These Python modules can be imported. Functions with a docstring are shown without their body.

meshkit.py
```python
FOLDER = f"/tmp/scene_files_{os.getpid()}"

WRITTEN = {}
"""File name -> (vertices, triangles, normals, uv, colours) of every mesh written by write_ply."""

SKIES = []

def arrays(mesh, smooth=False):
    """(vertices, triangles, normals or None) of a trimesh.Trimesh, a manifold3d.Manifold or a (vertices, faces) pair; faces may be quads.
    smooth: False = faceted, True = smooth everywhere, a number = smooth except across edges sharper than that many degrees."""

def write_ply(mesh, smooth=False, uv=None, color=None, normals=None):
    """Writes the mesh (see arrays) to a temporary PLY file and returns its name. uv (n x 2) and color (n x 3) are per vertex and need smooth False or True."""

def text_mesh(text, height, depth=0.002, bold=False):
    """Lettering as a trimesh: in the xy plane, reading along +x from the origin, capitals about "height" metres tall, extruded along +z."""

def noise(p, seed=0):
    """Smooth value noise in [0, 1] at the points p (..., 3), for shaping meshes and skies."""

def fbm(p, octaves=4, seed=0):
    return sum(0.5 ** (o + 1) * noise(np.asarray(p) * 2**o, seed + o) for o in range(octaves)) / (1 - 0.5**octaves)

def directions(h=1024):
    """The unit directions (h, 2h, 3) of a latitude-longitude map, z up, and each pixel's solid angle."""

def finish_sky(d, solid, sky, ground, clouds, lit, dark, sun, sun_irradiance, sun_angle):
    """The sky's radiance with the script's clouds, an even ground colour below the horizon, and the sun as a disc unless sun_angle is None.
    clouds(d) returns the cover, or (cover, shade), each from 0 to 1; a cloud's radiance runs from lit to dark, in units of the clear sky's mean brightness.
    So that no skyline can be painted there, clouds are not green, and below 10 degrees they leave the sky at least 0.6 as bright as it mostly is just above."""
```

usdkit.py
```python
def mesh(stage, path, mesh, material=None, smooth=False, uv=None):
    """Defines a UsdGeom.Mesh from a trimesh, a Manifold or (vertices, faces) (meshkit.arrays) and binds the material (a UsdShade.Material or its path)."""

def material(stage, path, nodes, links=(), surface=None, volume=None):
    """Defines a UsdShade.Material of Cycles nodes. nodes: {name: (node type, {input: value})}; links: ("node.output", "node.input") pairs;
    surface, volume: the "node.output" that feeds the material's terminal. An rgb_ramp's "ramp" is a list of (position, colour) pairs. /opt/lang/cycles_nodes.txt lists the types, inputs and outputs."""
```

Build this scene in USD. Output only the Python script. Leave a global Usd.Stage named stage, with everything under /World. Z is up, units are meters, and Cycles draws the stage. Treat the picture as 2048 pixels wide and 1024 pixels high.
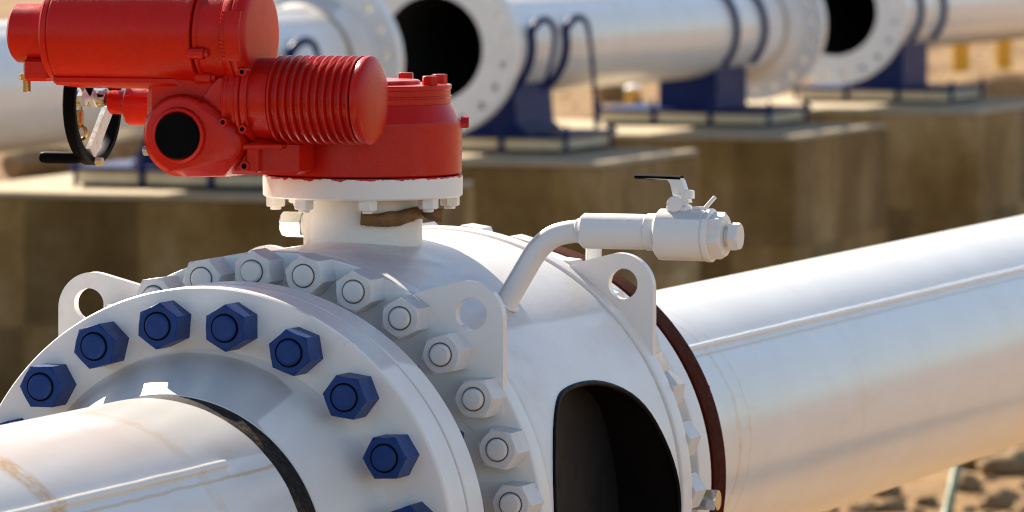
import math, random
import numpy as np, trimesh, manifold3d as m3, usdkit, meshkit
from pxr import Usd, UsdGeom, UsdLux, UsdShade, Gf, Sdf
from shapely.geometry import Polygon, Point

random.seed(7); rng = np.random.default_rng(7)
stage = Usd.Stage.CreateInMemory()
UsdGeom.SetStageUpAxis(stage, UsdGeom.Tokens.z); UsdGeom.SetStageMetersPerUnit(stage, 1.0)
UsdGeom.Xform.Define(stage, '/World'); UsdGeom.Scope.Define(stage, '/World/Looks')
H = 1.7                                     # height of the pipe axis above the ground

# ---------------------------------------------------------------- camera, sky, sun, exposure
YAW, PITCH, FPX = 1.231, 0.062, 12000.0
cam = UsdGeom.Camera.Define(stage, '/World/camera')
fw = np.array([math.sin(YAW)*math.cos(PITCH), math.cos(YAW)*math.cos(PITCH), -math.sin(PITCH)])
rt = np.array([math.cos(YAW), -math.sin(YAW), 0.0]); up = np.cross(rt, fw)
CAM = np.array([-10.149, -4.215, 1.233 + H])
M4 = Gf.Matrix4d(*rt, 0, *up, 0, *(-fw), 0, *CAM, 1)
cam.AddTransformOp().Set(M4)
cam.CreateHorizontalApertureAttr(36.0); cam.CreateVerticalApertureAttr(18.0)
cam.CreateFocalLengthAttr(FPX*36/2048); cam.CreateClippingRangeAttr(Gf.Vec2f(0.1, 5000))
cam.CreateFStopAttr(7.6); cam.CreateFocusDistanceAttr(11.4)
cam.CreateExposureAttr(1.36)
SUN = np.array([0.85, 1.0, 1.0]); SUN /= np.linalg.norm(SUN)
SKY_STRENGTH, SUN_INTENSITY = 0.054, 1.25
elev, rot = math.asin(SUN[2]), math.atan2(SUN[0], SUN[1])
dome = UsdLux.DomeLight.Define(stage, '/World/sky')
sky = usdkit.material(stage, '/World/Looks/sky', {
    's': ('sky_texture', {'sky_type': 'single_scattering', 'sun_disc': False, 'sun_elevation': elev, 'sun_rotation': rot}),
    'b': ('background_shader', {'strength': SKY_STRENGTH})}, [('s.color', 'b.color')], surface='b.background')
UsdShade.MaterialBindingAPI.Apply(dome.GetPrim()).Bind(sky)
sun = UsdLux.DistantLight.Define(stage, '/World/sun')
zx = np.cross([0, 0, 1], SUN); zx /= np.linalg.norm(zx); zy = np.cross(SUN, zx)
sun.AddTransformOp().Set(Gf.Matrix4d(*zx, 0, *zy, 0, *SUN, 0, 0, 0, 30, 1))
sun.CreateIntensityAttr(SUN_INTENSITY); sun.CreateAngleAttr(0.53); sun.CreateNormalizeAttr(True)
sun.CreateColorAttr(Gf.Vec3f(1.0, 0.90, 0.75))

# ---------------------------------------------------------------- materials
def paint(name, color, rough=0.35, var=0.08, scale=14.0, coat=0.0, dirt=None, dirt_amt=0.0, bump=0.0, metallic=0.0, bscale=220.0, spec=0.5):
    c = np.array(color, float)
    nodes = {'g': ('geometry', {}),
             'n': ('noise_texture', {'scale': scale, 'detail': 6.0, 'roughness': 0.6}),
             'r': ('rgb_ramp', {'ramp': [(0.25, tuple(c*(1-var))), (0.75, tuple(np.minimum(c*(1+var), 0.95)))]}),
             'p': ('principled_bsdf', {'roughness': rough, 'metallic': metallic, 'coat_weight': coat, 'coat_roughness': 0.12, 'specular_ior_level': spec}),
             'rn': ('noise_texture', {'scale': scale*2.3, 'detail': 4.0}),
             'rr': ('map_range', {'from_min': 0.3, 'from_max': 0.7, 'to_min': rough*0.8, 'to_max': min(1.0, rough*1.25)})}
    links = [('g.position', 'n.vector'), ('g.position', 'rn.vector'), ('n.fac', 'r.fac'), ('rn.fac', 'rr.value'), ('rr.result', 'p.roughness')]
    out = 'r.color'
    if dirt is not None:
        nodes['d'] = ('noise_texture', {'scale': scale*0.45, 'detail': 9.0, 'roughness': 0.72})
        nodes['dr'] = ('map_range', {'from_min': 0.56, 'from_max': 0.74, 'to_min': 0.0, 'to_max': dirt_amt, 'clamp': True})
        nodes['dm'] = ('mix_color', {'b': dirt})
        links += [('g.position', 'd.vector'), ('d.fac', 'dr.value'), ('dr.result', 'dm.fac'), (out, 'dm.a')]
        out = 'dm.result'
    if name in ('white_paint', 'cream_paint', 'white_nut_paint'):
        nodes['sp'] = ('noise_texture', {'scale': 30.0, 'detail': 5.0, 'roughness': 0.75, 'distortion': 1.2})
        nodes['sq'] = ('map_range', {'from_min': 0.695, 'from_max': 0.735, 'to_min': 0.0, 'to_max': 0.7, 'clamp': True})
        nodes['sm'] = ('mix_color', {'b': (0.36, 0.24, 0.12)})
        links += [('g.position', 'sp.vector'), ('sp.fac', 'sq.value'), ('sq.result', 'sm.fac'), (out, 'sm.a')]
        out = 'sm.result'
    links.append((out, 'p.base_color'))
    if bump:
        nodes['bn'] = ('noise_texture', {'scale': bscale, 'detail': 3.0})
        nodes['b'] = ('bump', {'strength': bump, 'distance': 0.004})
        links += [('g.position', 'bn.vector'), ('bn.fac', 'b.height'), ('b.normal', 'p.normal')]
    return usdkit.material(stage, '/World/Looks/' + name, nodes, links, surface='p.BSDF')

WHITE = (0.77, 0.742, 0.70)
M = {}
M['white'] = paint('white_paint', WHITE, 0.30, 0.03, 7, dirt=(0.50, 0.41, 0.31), dirt_amt=0.42, bump=0.05, bscale=90)
M['white_nut'] = paint('white_nut_paint', (0.66, 0.635, 0.605), 0.42, 0.06, 30, dirt=(0.42, 0.34, 0.26), dirt_amt=0.45, bump=0.12)
M['cream'] = paint('cream_paint', (0.78, 0.73, 0.66), 0.42, 0.04, 20, bump=0.1)
M['red'] = paint('red_paint', (0.46, 0.0075, 0.0017), 0.24, 0.06, 18, dirt=(0.34, 0.018, 0.006), dirt_amt=0.4, bump=0.16, bscale=330, spec=0.30)
M['blue'] = paint('blue_paint', (0.007, 0.034, 0.145), 0.40, 0.16, 45, dirt=(0.014, 0.042, 0.16), dirt_amt=0.5, bump=0.15, spec=0.2)
M['navy'] = paint('navy_paint', (0.0012, 0.012, 0.080), 0.45, 0.15, 12, spec=0.15)
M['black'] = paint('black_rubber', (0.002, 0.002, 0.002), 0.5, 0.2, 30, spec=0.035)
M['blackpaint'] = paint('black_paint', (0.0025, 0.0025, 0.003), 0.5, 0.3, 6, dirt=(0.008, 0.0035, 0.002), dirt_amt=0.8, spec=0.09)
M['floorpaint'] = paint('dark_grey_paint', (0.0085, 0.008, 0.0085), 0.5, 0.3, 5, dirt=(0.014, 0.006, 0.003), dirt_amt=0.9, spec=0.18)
M['rust'] = paint('rusty_primer', (0.060, 0.009, 0.002), 0.85, 0.3, 26, dirt=(0.11, 0.028, 0.006), dirt_amt=0.6, bump=0.4, spec=0.05)
M['bare'] = paint('bare_steel_band', (0.008, 0.005, 0.004), 0.6, 0.3, 30, spec=0.2, dirt=(0.22, 0.12, 0.05), dirt_amt=0.9, bump=0.25)
M['chrome'] = paint('zinc_steel', (0.62, 0.64, 0.63), 0.13, 0.05, 40, metallic=1.0)
M['zinc'] = paint('grey_zinc', (0.55, 0.55, 0.54), 0.35, 0.08, 40, metallic=0.6)
M['brass'] = paint('brass', (0.45, 0.30, 0.10), 0.28, 0.1, 40, metallic=1.0)
M['packing'] = paint('packing_paint', (0.62, 0.52, 0.36), 0.7, 0.12, 9, spec=0.2)
M['clay'] = paint('brown_sealant', (0.17, 0.078, 0.018), 0.55, 0.3, 50, bump=0.4, bscale=80)
M['seam'] = paint('dark_seam', (0.10, 0.09, 0.08), 0.7, 0.2, 30)
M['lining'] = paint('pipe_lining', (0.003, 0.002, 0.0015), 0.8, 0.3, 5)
M['stain'] = paint('stained_band', (0.34, 0.27, 0.19), 0.6, 0.15, 8)
M['sunlit_top'] = paint('sunlit_top_concrete', (0.40, 0.325, 0.215), 0.9, 0.2, 4, dirt=(0.33, 0.25, 0.15), dirt_amt=0.7, bump=0.3, spec=0.2)  # concrete of the block tops, paler: sunlight put into the colour
M['yellow'] = paint('yellow_paint', (0.66, 0.34, 0.012), 0.5, 0.1, 9)
M['greenpole'] = paint('pale_green_paint', (0.16, 0.20, 0.11), 0.6, 0.1, 9)

M['plate'] = usdkit.material(stage, '/World/Looks/two_tone_paint', {
    'g': ('geometry', {}), 'x': ('separate_xyz', {}), 'n': ('noise_texture', {'scale': 42.0, 'detail': 4.0}),
    'm': ('math', {'math_type': 'multiply_add', 'value2': 0.016}), 'c': ('math', {'math_type': 'greater_than', 'value2': H+0.6655}),
    'k': ('mix_color', {'a': (0.78, 0.73, 0.66), 'b': (0.46, 0.0075, 0.0017)}), 'p': ('principled_bsdf', {'roughness': 0.4})},
    [('g.position', 'x.vector'), ('g.position', 'n.vector'), ('n.fac', 'm.value1'), ('x.z', 'm.value3'), ('m.value', 'c.value1'), ('c.value', 'k.fac'), ('k.result', 'p.base_color')], surface='p.BSDF')

def pipe_paint(name, ring=(), line_angle=None, axis=(0.0, H)):
    """Glossy white pipe coating with tan ring-shaped coating stains at the x positions in ring, and a glue line beside the weld seam."""
    N = {'g': ('geometry', {}), 'x': ('separate_xyz', {}),
         'n': ('noise_texture', {'scale': 5.0, 'detail': 7.0, 'roughness': 0.62}),
         'r': ('rgb_ramp', {'ramp': [(0.3, (0.70, 0.668, 0.62)), (0.7, (0.76, 0.732, 0.69))]}),
         'mp': ('mapping', {'scale': (0.6, 4.0, 4.0)}),
         'd': ('noise_texture', {'scale': 3.2, 'detail': 9.0, 'roughness': 0.75}),
         'dr': ('map_range', {'from_min': 0.56, 'from_max': 0.76, 'to_min': 0.0, 'to_max': 0.35, 'clamp': True}),
         'dm': ('mix_color', {'b': (0.55, 0.43, 0.30)}),
         'bn': ('noise_texture', {'scale': 26.0, 'detail': 3.0}), 'b': ('bump', {'strength': 0.06, 'distance': 0.006}),
         'p': ('principled_bsdf', {'roughness': 0.24, 'coat_weight': 0.4, 'coat_roughness': 0.17})}
    L = [('g.position', 'x.vector'), ('g.position', 'n.vector'), ('g.position', 'mp.vector'), ('mp.vector', 'd.vector'), ('g.position', 'bn.vector'), ('bn.fac', 'b.height'), ('b.normal', 'p.normal'),
         ('n.fac', 'r.fac'), ('d.fac', 'dr.value'), ('dr.result', 'dm.fac'), ('r.color', 'dm.a')]
    out = 'dm.result'
    N['wn'] = ('noise_texture', {'scale': 9.0, 'detail': 6.0, 'roughness': 0.7}); L.append(('g.position', 'wn.vector'))
    N['wb'] = ('noise_texture', {'scale': 34.0, 'detail': 5.0, 'roughness': 0.8}); L.append(('g.position', 'wb.vector'))
    N['wo'] = ('map_range', {'from_min': 0.0, 'from_max': 1.0, 'to_min': -0.03, 'to_max': 0.03}); L.append(('wn.fac', 'wo.value'))
    N['xs'] = ('math', {'math_type': 'add'}); L += [('x.x', 'xs.value1'), ('wo.result', 'xs.value2')]
    N['brk'] = ('map_range', {'from_min': 0.38, 'from_max': 0.56, 'to_min': 0.0, 'to_max': 1.0, 'clamp': True}); L.append(('wb.fac', 'brk.value'))
    for i, (x0, w, amt) in enumerate(ring):
        a, b, c, e = f'ra{i}', f'rb{i}', f'rc{i}', f're{i}'
        N[a] = ('math', {'math_type': 'subtract', 'value2': x0}); L.append(('xs.value', a + '.value1'))
        N[b] = ('math', {'math_type': 'absolute'}); L.append((a + '.value', b + '.value1'))
        N[c] = ('map_range', {'from_min': w, 'from_max': w*0.55, 'to_min': 0.0, 'to_max': amt, 'clamp': True}); L.append((b + '.value', c + '.value'))
        N[e] = ('math', {'math_type': 'multiply'}); L += [(c + '.result', e + '.value1'), ('brk.result', e + '.value2')]
        N[f'rm{i}'] = ('mix_color', {'b': (0.60, 0.38, 0.14)}); L += [(e + '.value', f'rm{i}.fac'), (out, f'rm{i}.a')]
        out = f'rm{i}.result'
    if line_angle is not None:
        N['zz'] = ('math', {'math_type': 'subtract', 'value2': axis[1]}); L.append(('x.z', 'zz.value1'))
        N['yy'] = ('math', {'math_type': 'subtract', 'value2': axis[0]}); L.append(('x.y', 'yy.value1'))
        N['at'] = ('math', {'math_type': 'arctan2'}); L += [('yy.value', 'at.value1'), ('zz.value', 'at.value2')]
        N['la'] = ('math', {'math_type': 'subtract', 'value2': line_angle}); L.append(('at.value', 'la.value1'))
        N['lw'] = ('map_range', {'from_min': 0.0, 'from_max': 1.0, 'to_min': -0.02, 'to_max': 0.02}); L.append(('wn.fac', 'lw.value'))
        N['lx'] = ('math', {'math_type': 'add'}); L += [('la.value', 'lx.value1'), ('lw.result', 'lx.value2')]
        N['lb'] = ('math', {'math_type': 'absolute'}); L.append(('lx.value', 'lb.value1'))
        N['lc'] = ('map_range', {'from_min': 0.016, 'from_max': 0.006, 'to_min': 0.0, 'to_max': 0.75, 'clamp': True}); L.append(('lb.value', 'lc.value'))
        N['lm'] = ('mix_color', {'b': (0.60, 0.40, 0.19)}); L += [('lc.result', 'lm.fac'), (out, 'lm.a')]
        out = 'lm.result'
    L.append((out, 'p.base_color'))
    return usdkit.material(stage, '/World/Looks/' + name, N, L, surface='p.BSDF')

M['pipe_near'] = pipe_paint('near_pipe_coating', [(-1.12, 0.045, 0.85), (-0.50, 0.03, 0.28)], -0.90)
M['pipe_far'] = pipe_paint('far_pipe_coating', [(2.42, 0.012, 0.55), (2.50, 0.008, 0.4), (3.4, 0.03, 0.12)], -0.86)
M['pipe_back'] = pipe_paint('back_pipe_coating', [(23.6, 0.05, 0.25), (14.2, 0.05, 0.3), (24.9, 0.04, 0.2)])

def earth(name, ca, cb, cc, scale):
    return usdkit.material(stage, '/World/Looks/' + name, {
        'g': ('geometry', {}), 'n': ('noise_texture', {'scale': scale, 'detail': 9.0, 'roughness': 0.68}),
        'r': ('rgb_ramp', {'ramp': [(0.28, ca), (0.5, cb), (0.72, cc)]}),
        'v': ('noise_texture', {'scale': scale*9, 'detail': 5.0, 'roughness': 0.7}),
        'b': ('bump', {'strength': 0.7, 'distance': 0.03}),
        'p': ('principled_bsdf', {'roughness': 0.92, 'specular_ior_level': 0.2})},
        [('g.position', 'n.vector'), ('g.position', 'v.vector'), ('n.fac', 'r.fac'), ('v.fac', 'b.height'), ('b.normal', 'p.normal'), ('r.color', 'p.base_color')], surface='p.BSDF')
M['sand'] = earth('sandy_ground', (0.130, 0.066, 0.021), (0.22, 0.126, 0.049), (0.30, 0.187, 0.083), 1.3)
M['stone'] = earth('stone', (0.17, 0.105, 0.047), (0.28, 0.185, 0.095), (0.38, 0.275, 0.16), 5.0)
M['concrete'] = usdkit.material(stage, '/World/Looks/concrete', {
    'g': ('geometry', {}), 'mp': ('mapping', {'scale': (1.3, 1.3, 0.8)}),
    'n': ('noise_texture', {'scale': 1.1, 'detail': 8.0, 'roughness': 0.6}),
    'n2': ('noise_texture', {'scale': 9.0, 'detail': 6.0, 'roughness': 0.7}),
    'r': ('rgb_ramp', {'ramp': [(0.32, (0.150, 0.086, 0.019)), (0.5, (0.245, 0.160, 0.055)), (0.68, (0.370, 0.272, 0.140))]}),
    'r2': ('rgb_ramp', {'ramp': [(0.3, (0.72, 0.68, 0.62)), (0.6, (1, 1, 1))]}),
    'm': ('mix_color', {'blend_type': 'multiply', 'fac': 0.8}), 'm2': ('mix_color', {'blend_type': 'multiply', 'fac': 1.0}),
    'sx': ('separate_xyz', {}), 'ad': ('math', {'math_type': 'add'}), 'cb': ('combine_xyz', {}),
    'bk': ('brick_texture', {'color1': (0.62, 0.60, 0.56), 'color2': (1.25, 1.22, 1.2), 'mortar': (0.95, 0.90, 0.82), 'scale': 1.0, 'mortar_size': 0.012, 'mortar_smooth': 0.6, 'brick_width': 0.62, 'row_height': 0.75, 'offset': 0.0}),
    'b': ('bump', {'strength': 0.4, 'distance': 0.015}),
    'p': ('principled_bsdf', {'roughness': 0.88, 'specular_ior_level': 0.25})},
    [('g.position', 'sx.vector'), ('sx.x', 'ad.value1'), ('sx.y', 'ad.value2'), ('ad.value', 'cb.x'), ('sx.z', 'cb.y'), ('cb.vector', 'bk.vector'), ('bk.color', 'm2.b'), ('m.result', 'm2.a'),
     ('g.position', 'mp.vector'), ('mp.vector', 'n.vector'), ('g.position', 'n2.vector'), ('n.fac', 'r.fac'), ('n2.fac', 'r2.fac'), ('r.color', 'm.a'), ('r2.color', 'm.b'), ('m2.result', 'p.base_color'), ('n2.fac', 'b.height'), ('b.normal', 'p.normal')], surface='p.BSDF')

# ---------------------------------------------------------------- helpers
used = {}
ORIGIN = {}
def free(parent, name):
    k = (str(parent), name); n = used.get(k, 0); used[k] = n + 1
    return f'{parent}/{name}' + (f'_{n:03d}' if n else '')
def keys(p, label=None, cat=None, group=None, kind=None):
    for k, v in (('label', label), ('category', cat), ('group', group), ('kind', kind)):
        if v: p.SetCustomDataByKey(k, v)
def thing(name, label, cat, origin, group=None):
    path = free('/World', name); x = UsdGeom.Xform.Define(stage, path)
    x.AddTranslateOp().Set(Gf.Vec3d(*origin)); ORIGIN[path] = np.array(origin, float)
    keys(x.GetPrim(), label, cat, group); return path
def part(parent, name, mesh, mat, smooth=30, label=None, kind=None):
    """One Mesh prim under a thing or a part; the mesh is given in pipe-axis coordinates (z = 0 on the pipe's axis)."""
    v, f, _ = meshkit.arrays(mesh)
    root = '/'.join(parent.split('/')[:3])
    v = v + [0, 0, H] - ORIGIN[root]
    path = free(parent, name)
    g = usdkit.mesh(stage, path, trimesh.Trimesh(v, f, process=True), M[mat] if isinstance(mat, str) else mat, smooth=smooth)
    keys(g.GetPrim(), label, kind=kind); return path
def solo(name, mesh, mat, label=None, cat=None, group=None, kind=None, smooth=30):
    v, f, _ = meshkit.arrays(mesh); v = v + [0, 0, H]
    path = free('/World', name)
    g = usdkit.mesh(stage, path, trimesh.Trimesh(v, f, process=True), M[mat], smooth=smooth)
    keys(g.GetPrim(), label, cat, group, kind); return path

def frame(axis):
    a = np.array(axis, float); a /= np.linalg.norm(a)
    t = np.array([0, 0, 1.0]) if abs(a[2]) < 0.9 else np.array([1.0, 0, 0])
    u = np.cross(t, a); u /= np.linalg.norm(u)
    return u, np.cross(a, u), a
def lathe(profile, axis=(1, 0, 0), at=(0, 0, 0), seg=96, close=False):
    """Revolves (along, radius) pairs about the axis through at."""
    p = np.array(profile, float)
    if close: p = np.vstack([p, p[:1]])
    u, w, a = frame(axis); at = np.array(at, float)
    t = np.arange(seg)*2*np.pi/seg
    ring = np.cos(t)[:, None]*u + np.sin(t)[:, None]*w
    v = (at + p[:, 0][:, None, None]*a + p[:, 1][:, None, None]*ring[None]).reshape(-1, 3)
    f = []
    n = len(p)
    for i in range(n-1):
        for j in range(seg):
            k = (j+1) % seg
            a0, a1, b0, b1 = i*seg+j, i*seg+k, (i+1)*seg+j, (i+1)*seg+k
            if p[i, 1] > 1e-9: f.append((a0, a1, b1))
            if p[i+1, 1] > 1e-9: f.append((a0, b1, b0))
    v2 = v
    return trimesh.Trimesh(v2, np.array(f), process=True)
def fix(t):
    t = trimesh.Trimesh(t.vertices, t.faces, process=True)
    trimesh.repair.fix_normals(t); return t
def cyl(r, a0, a1, axis=(1, 0, 0), at=(0, 0, 0), seg=48, ch=None, r1=None):
    r1 = r if r1 is None else r1
    ch = min(0.12*min(r, r1), 0.25*abs(a1-a0), 0.004) if ch is None else ch
    s = 1 if a1 > a0 else -1
    pr = [(a0, 0), (a0, r-ch), (a0+s*ch, r), (a1-s*ch, r1), (a1, r1-ch), (a1, 0)]
    return fix(lathe(pr, axis, at, seg))
def box(x0, x1, y0, y1, z0, z1, ch=0.004):
    x0, x1 = sorted((x0, x1)); y0, y1 = sorted((y0, y1)); z0, z1 = sorted((z0, z1))
    ch = min(ch, 0.3*min(x1-x0, y1-y0, z1-z0))
    pts = []
    for sx, x in ((1, x0), (-1, x1)):
        for sy, y in ((1, y0), (-1, y1)):
            for sz, z in ((1, z0), (-1, z1)):
                pts += [(x+sx*ch, y+sy*ch, z), (x+sx*ch, y, z+sz*ch), (x, y+sy*ch, z+sz*ch)]
    return trimesh.Trimesh(*hull(pts))
def hull(pts):
    h = trimesh.convex.convex_hull(np.array(pts, float)); return h.vertices, h.faces
def hexprism(r, a0, a1, axis, at, turn=0.0, ch=0.12, back=0.0):
    """Hexagonal nut or bolt head with the corners of its outer face turned off (and of its inner face by back)."""
    u, w, a = frame(axis); at = np.array(at, float)
    k = np.arange(6)*np.pi/3 + turn
    def ring(rad, h): return [at + a*h + rad*(math.cos(t)*u + math.sin(t)*w) for t in k]
    s = 1 if a1 > a0 else -1; d = ch*r
    fl = np.arange(24)*np.pi/12
    ap = r*math.cos(math.pi/6)
    pts = ring(r*(1-back*0.2), a0) + ring(r, a0+s*back*r*0.5 if back else a0) + ring(r, a1-s*d)
    pts += [at + a*a1 + ap*0.985*(math.cos(t)*u + math.sin(t)*w) for t in fl]
    return trimesh.Trimesh(*hull(pts))
def tube(path, r, seg=16, sub=10, caps=True):
    P = np.array(path, float)
    if sub > 1 and len(P) > 2:                      # Catmull-Rom
        Q = np.vstack([2*P[0]-P[1], P, 2*P[-1]-P[-2]]); out = []
        for i in range(1, len(Q)-2):
            for t in np.arange(sub)/sub:
                p0, p1, p2, p3 = Q[i-1:i+3]
                out.append(0.5*((2*p1)+(-p0+p2)*t+(2*p0-5*p1+4*p2-p3)*t*t+(-p0+3*p1-3*p2+p3)*t**3))
        P = np.array(out + [P[-1]])
    T = np.gradient(P, axis=0); T /= np.linalg.norm(T, axis=1, keepdims=True)
    u = frame(T[0])[0]; rings = []
    rr = np.broadcast_to(np.asarray(r, float), (len(P),))
    th = np.arange(seg)*2*np.pi/seg
    for p, t, q in zip(P, T, rr):
        u = u - t*(u@t); u /= np.linalg.norm(u); w = np.cross(t, u)
        rings.append(p + q*(np.cos(th)[:, None]*u + np.sin(th)[:, None]*w))
    v = np.vstack(rings + [P[:1], P[-1:]]); f = []
    n = len(P)
    for i in range(n-1):
        for j in range(seg):
            k = (j+1) % seg; a, b, c, d = i*seg+j, i*seg+k, (i+1)*seg+k, (i+1)*seg+j
            f += [(a, b, c), (a, c, d)]
    if caps:
        for j in range(seg):
            k = (j+1) % seg
            f += [(n*seg, k, j), (n*seg+1, (n-1)*seg+j, (n-1)*seg+k)]
    return trimesh.Trimesh(v, np.array(f), process=False)
def man(t):
    t = fix(t)
    if t.volume < 0: t.invert()
    return m3.Manifold(m3.Mesh(np.asarray(t.vertices, np.float32), np.asarray(t.faces, np.uint32)))
def extrude_x(poly, x0, x1):
    """Extrudes a shapely polygon given in (y, z) from x0 to x1."""
    e = trimesh.creation.extrude_polygon(poly, x1-x0, engine='earcut')
    v = e.vertices; return fix(trimesh.Trimesh(np.c_[v[:, 2]+x0, v[:, 0], v[:, 1]], e.faces))
def extrude_y(poly, y0, y1):
    e = trimesh.creation.extrude_polygon(poly, y1-y0, engine='earcut')
    v = e.vertices; return fix(trimesh.Trimesh(np.c_[v[:, 0], v[:, 2]+y0, v[:, 1]], e.faces))
def join(*m): return trimesh.util.concatenate([trimesh.Trimesh(*meshkit.arrays(x)[:2], process=False) for x in m])
def bevel_ring(x0, x1, r_in, r_out, ch=0.006, seg=160, axis=(1, 0, 0), at=(0, 0, 0)):
    pr = [(x0, r_in), (x0, r_out-ch), (x0+ch*0.3, r_out-ch*0.3), (x0+ch, r_out), (x1-ch, r_out), (x1-ch*0.3, r_out-ch*0.3), (x1, r_out-ch), (x1, r_in)]
    return fix(lathe(pr, axis, at, seg, close=True))
def polar(R, a): return np.array([0, R*math.sin(a), R*math.cos(a)])

# ---------------------------------------------------------------- ground
def gh(x, y):
    x, y = np.asarray(x, float), np.asarray(y, float)
    t = np.clip((y + 0.25*np.sin(x*0.7) - 7.75)/0.8, 0, 1); t = t*t*(3-2*t)
    far = np.clip((y-10)/60, 0, 3)
    p = np.stack([x, y, 0*x], -1)
    n = (meshkit.fbm(p*0.35, 4, 3)-0.5)*0.16 + (meshkit.fbm(p*1.6, 3, 9)-0.5)*0.07*np.exp(-np.hypot(x-15, y-5)/60)
    return t*(1.33 + 0.9*far) + n*(1+0.7*t) - 0.02
def axis_grid(a, b, fine0, fine1, step, coarse):
    out = [fine0]
    while out[-1] < fine1: out.append(out[-1]+step)
    s = step
    while out[-1] < b: s *= coarse; out.append(min(out[-1]+s, b))
    lo = [fine0]; s = step
    while lo[-1] > a: s *= coarse; lo.append(max(lo[-1]-s, a))
    return np.array(lo[::-1][:-1] + out)
gx, gy = axis_grid(-900, 2500, -4, 44, 0.16, 1.12), axis_grid(-1500, 1800, 0.5, 16, 0.12, 1.12)
X, Y = np.meshgrid(gx, gy, indexing='ij')
Z = gh(X, Y) - H
V = np.c_[X.ravel(), Y.ravel(), Z.ravel()]
I, J = np.meshgrid(np.arange(len(gx)-1), np.arange(len(gy)-1), indexing='ij'); b0 = (I*len(gy)+J).ravel()
F = np.vstack([np.c_[b0, b0+len(gy), b0+len(gy)+1], np.c_[b0, b0+len(gy)+1, b0+1]])
solo('ground', trimesh.Trimesh(V, F, process=False), 'sand', kind='structure', smooth=True)

def rock(r, seed, sq=(1, 0.85, 0.6), sub=2):
    m = trimesh.creation.icosphere(sub, 1.0); v = m.vertices.copy()
    d = 0.62 + 0.76*meshkit.fbm(v*1.35 + seed*3.7, 3, seed)
    v = v*d[:, None]*np.array(sq)*r
    return trimesh.Trimesh(v, m.faces, process=False)

# ---------------------------------------------------------------- main pipeline: nuts
def nut_with_stud(parent, x_base, x_face, R, ang, af, stud_r, stud_out, mat, turn, stud_mat=None):
    """Hex nut on a stud, facing along the pipe's axis from x_base to x_face."""
    c = polar(R, ang); ax = (1, 0, 0)
    r = af/2/math.cos(math.pi/6); stud_out = stud_out*(0.7+0.7*((turn*7.31) % 1.0))
    s = 1 if x_face > x_base else -1
    n = hexprism(r, x_base, x_face, ax, c, turn, ch=0.085)
    p = part(parent, 'nut', n, mat, smooth=25)
    st = lathe([(x_face-0.001*s, stud_r), (x_face+stud_out*0.55*s, stud_r), (x_face+stud_out*0.9*s, stud_r*0.9), (x_face+stud_out*s, stud_r*0.78), (x_face+stud_out*s, 0)], ax, c, 28)
    gr = lathe([(x_face+0.0008*s, stud_r*1.0), (x_face+0.0008*s, stud_r*(1.15 if mat == 'blue' else 1.13))], ax, c, 28)
    part(p, 'stud', fix(st), stud_mat or mat, smooth=40)
    part(p, 'thread_groove', gr, 'seam' if mat != 'blue' else 'black', smooth=False)
    return p
RB, R2 = 0.426, 0.501
def sym(x): return 1.80 - x        # the valve is symmetric about its stem at x = 0.90

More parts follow.
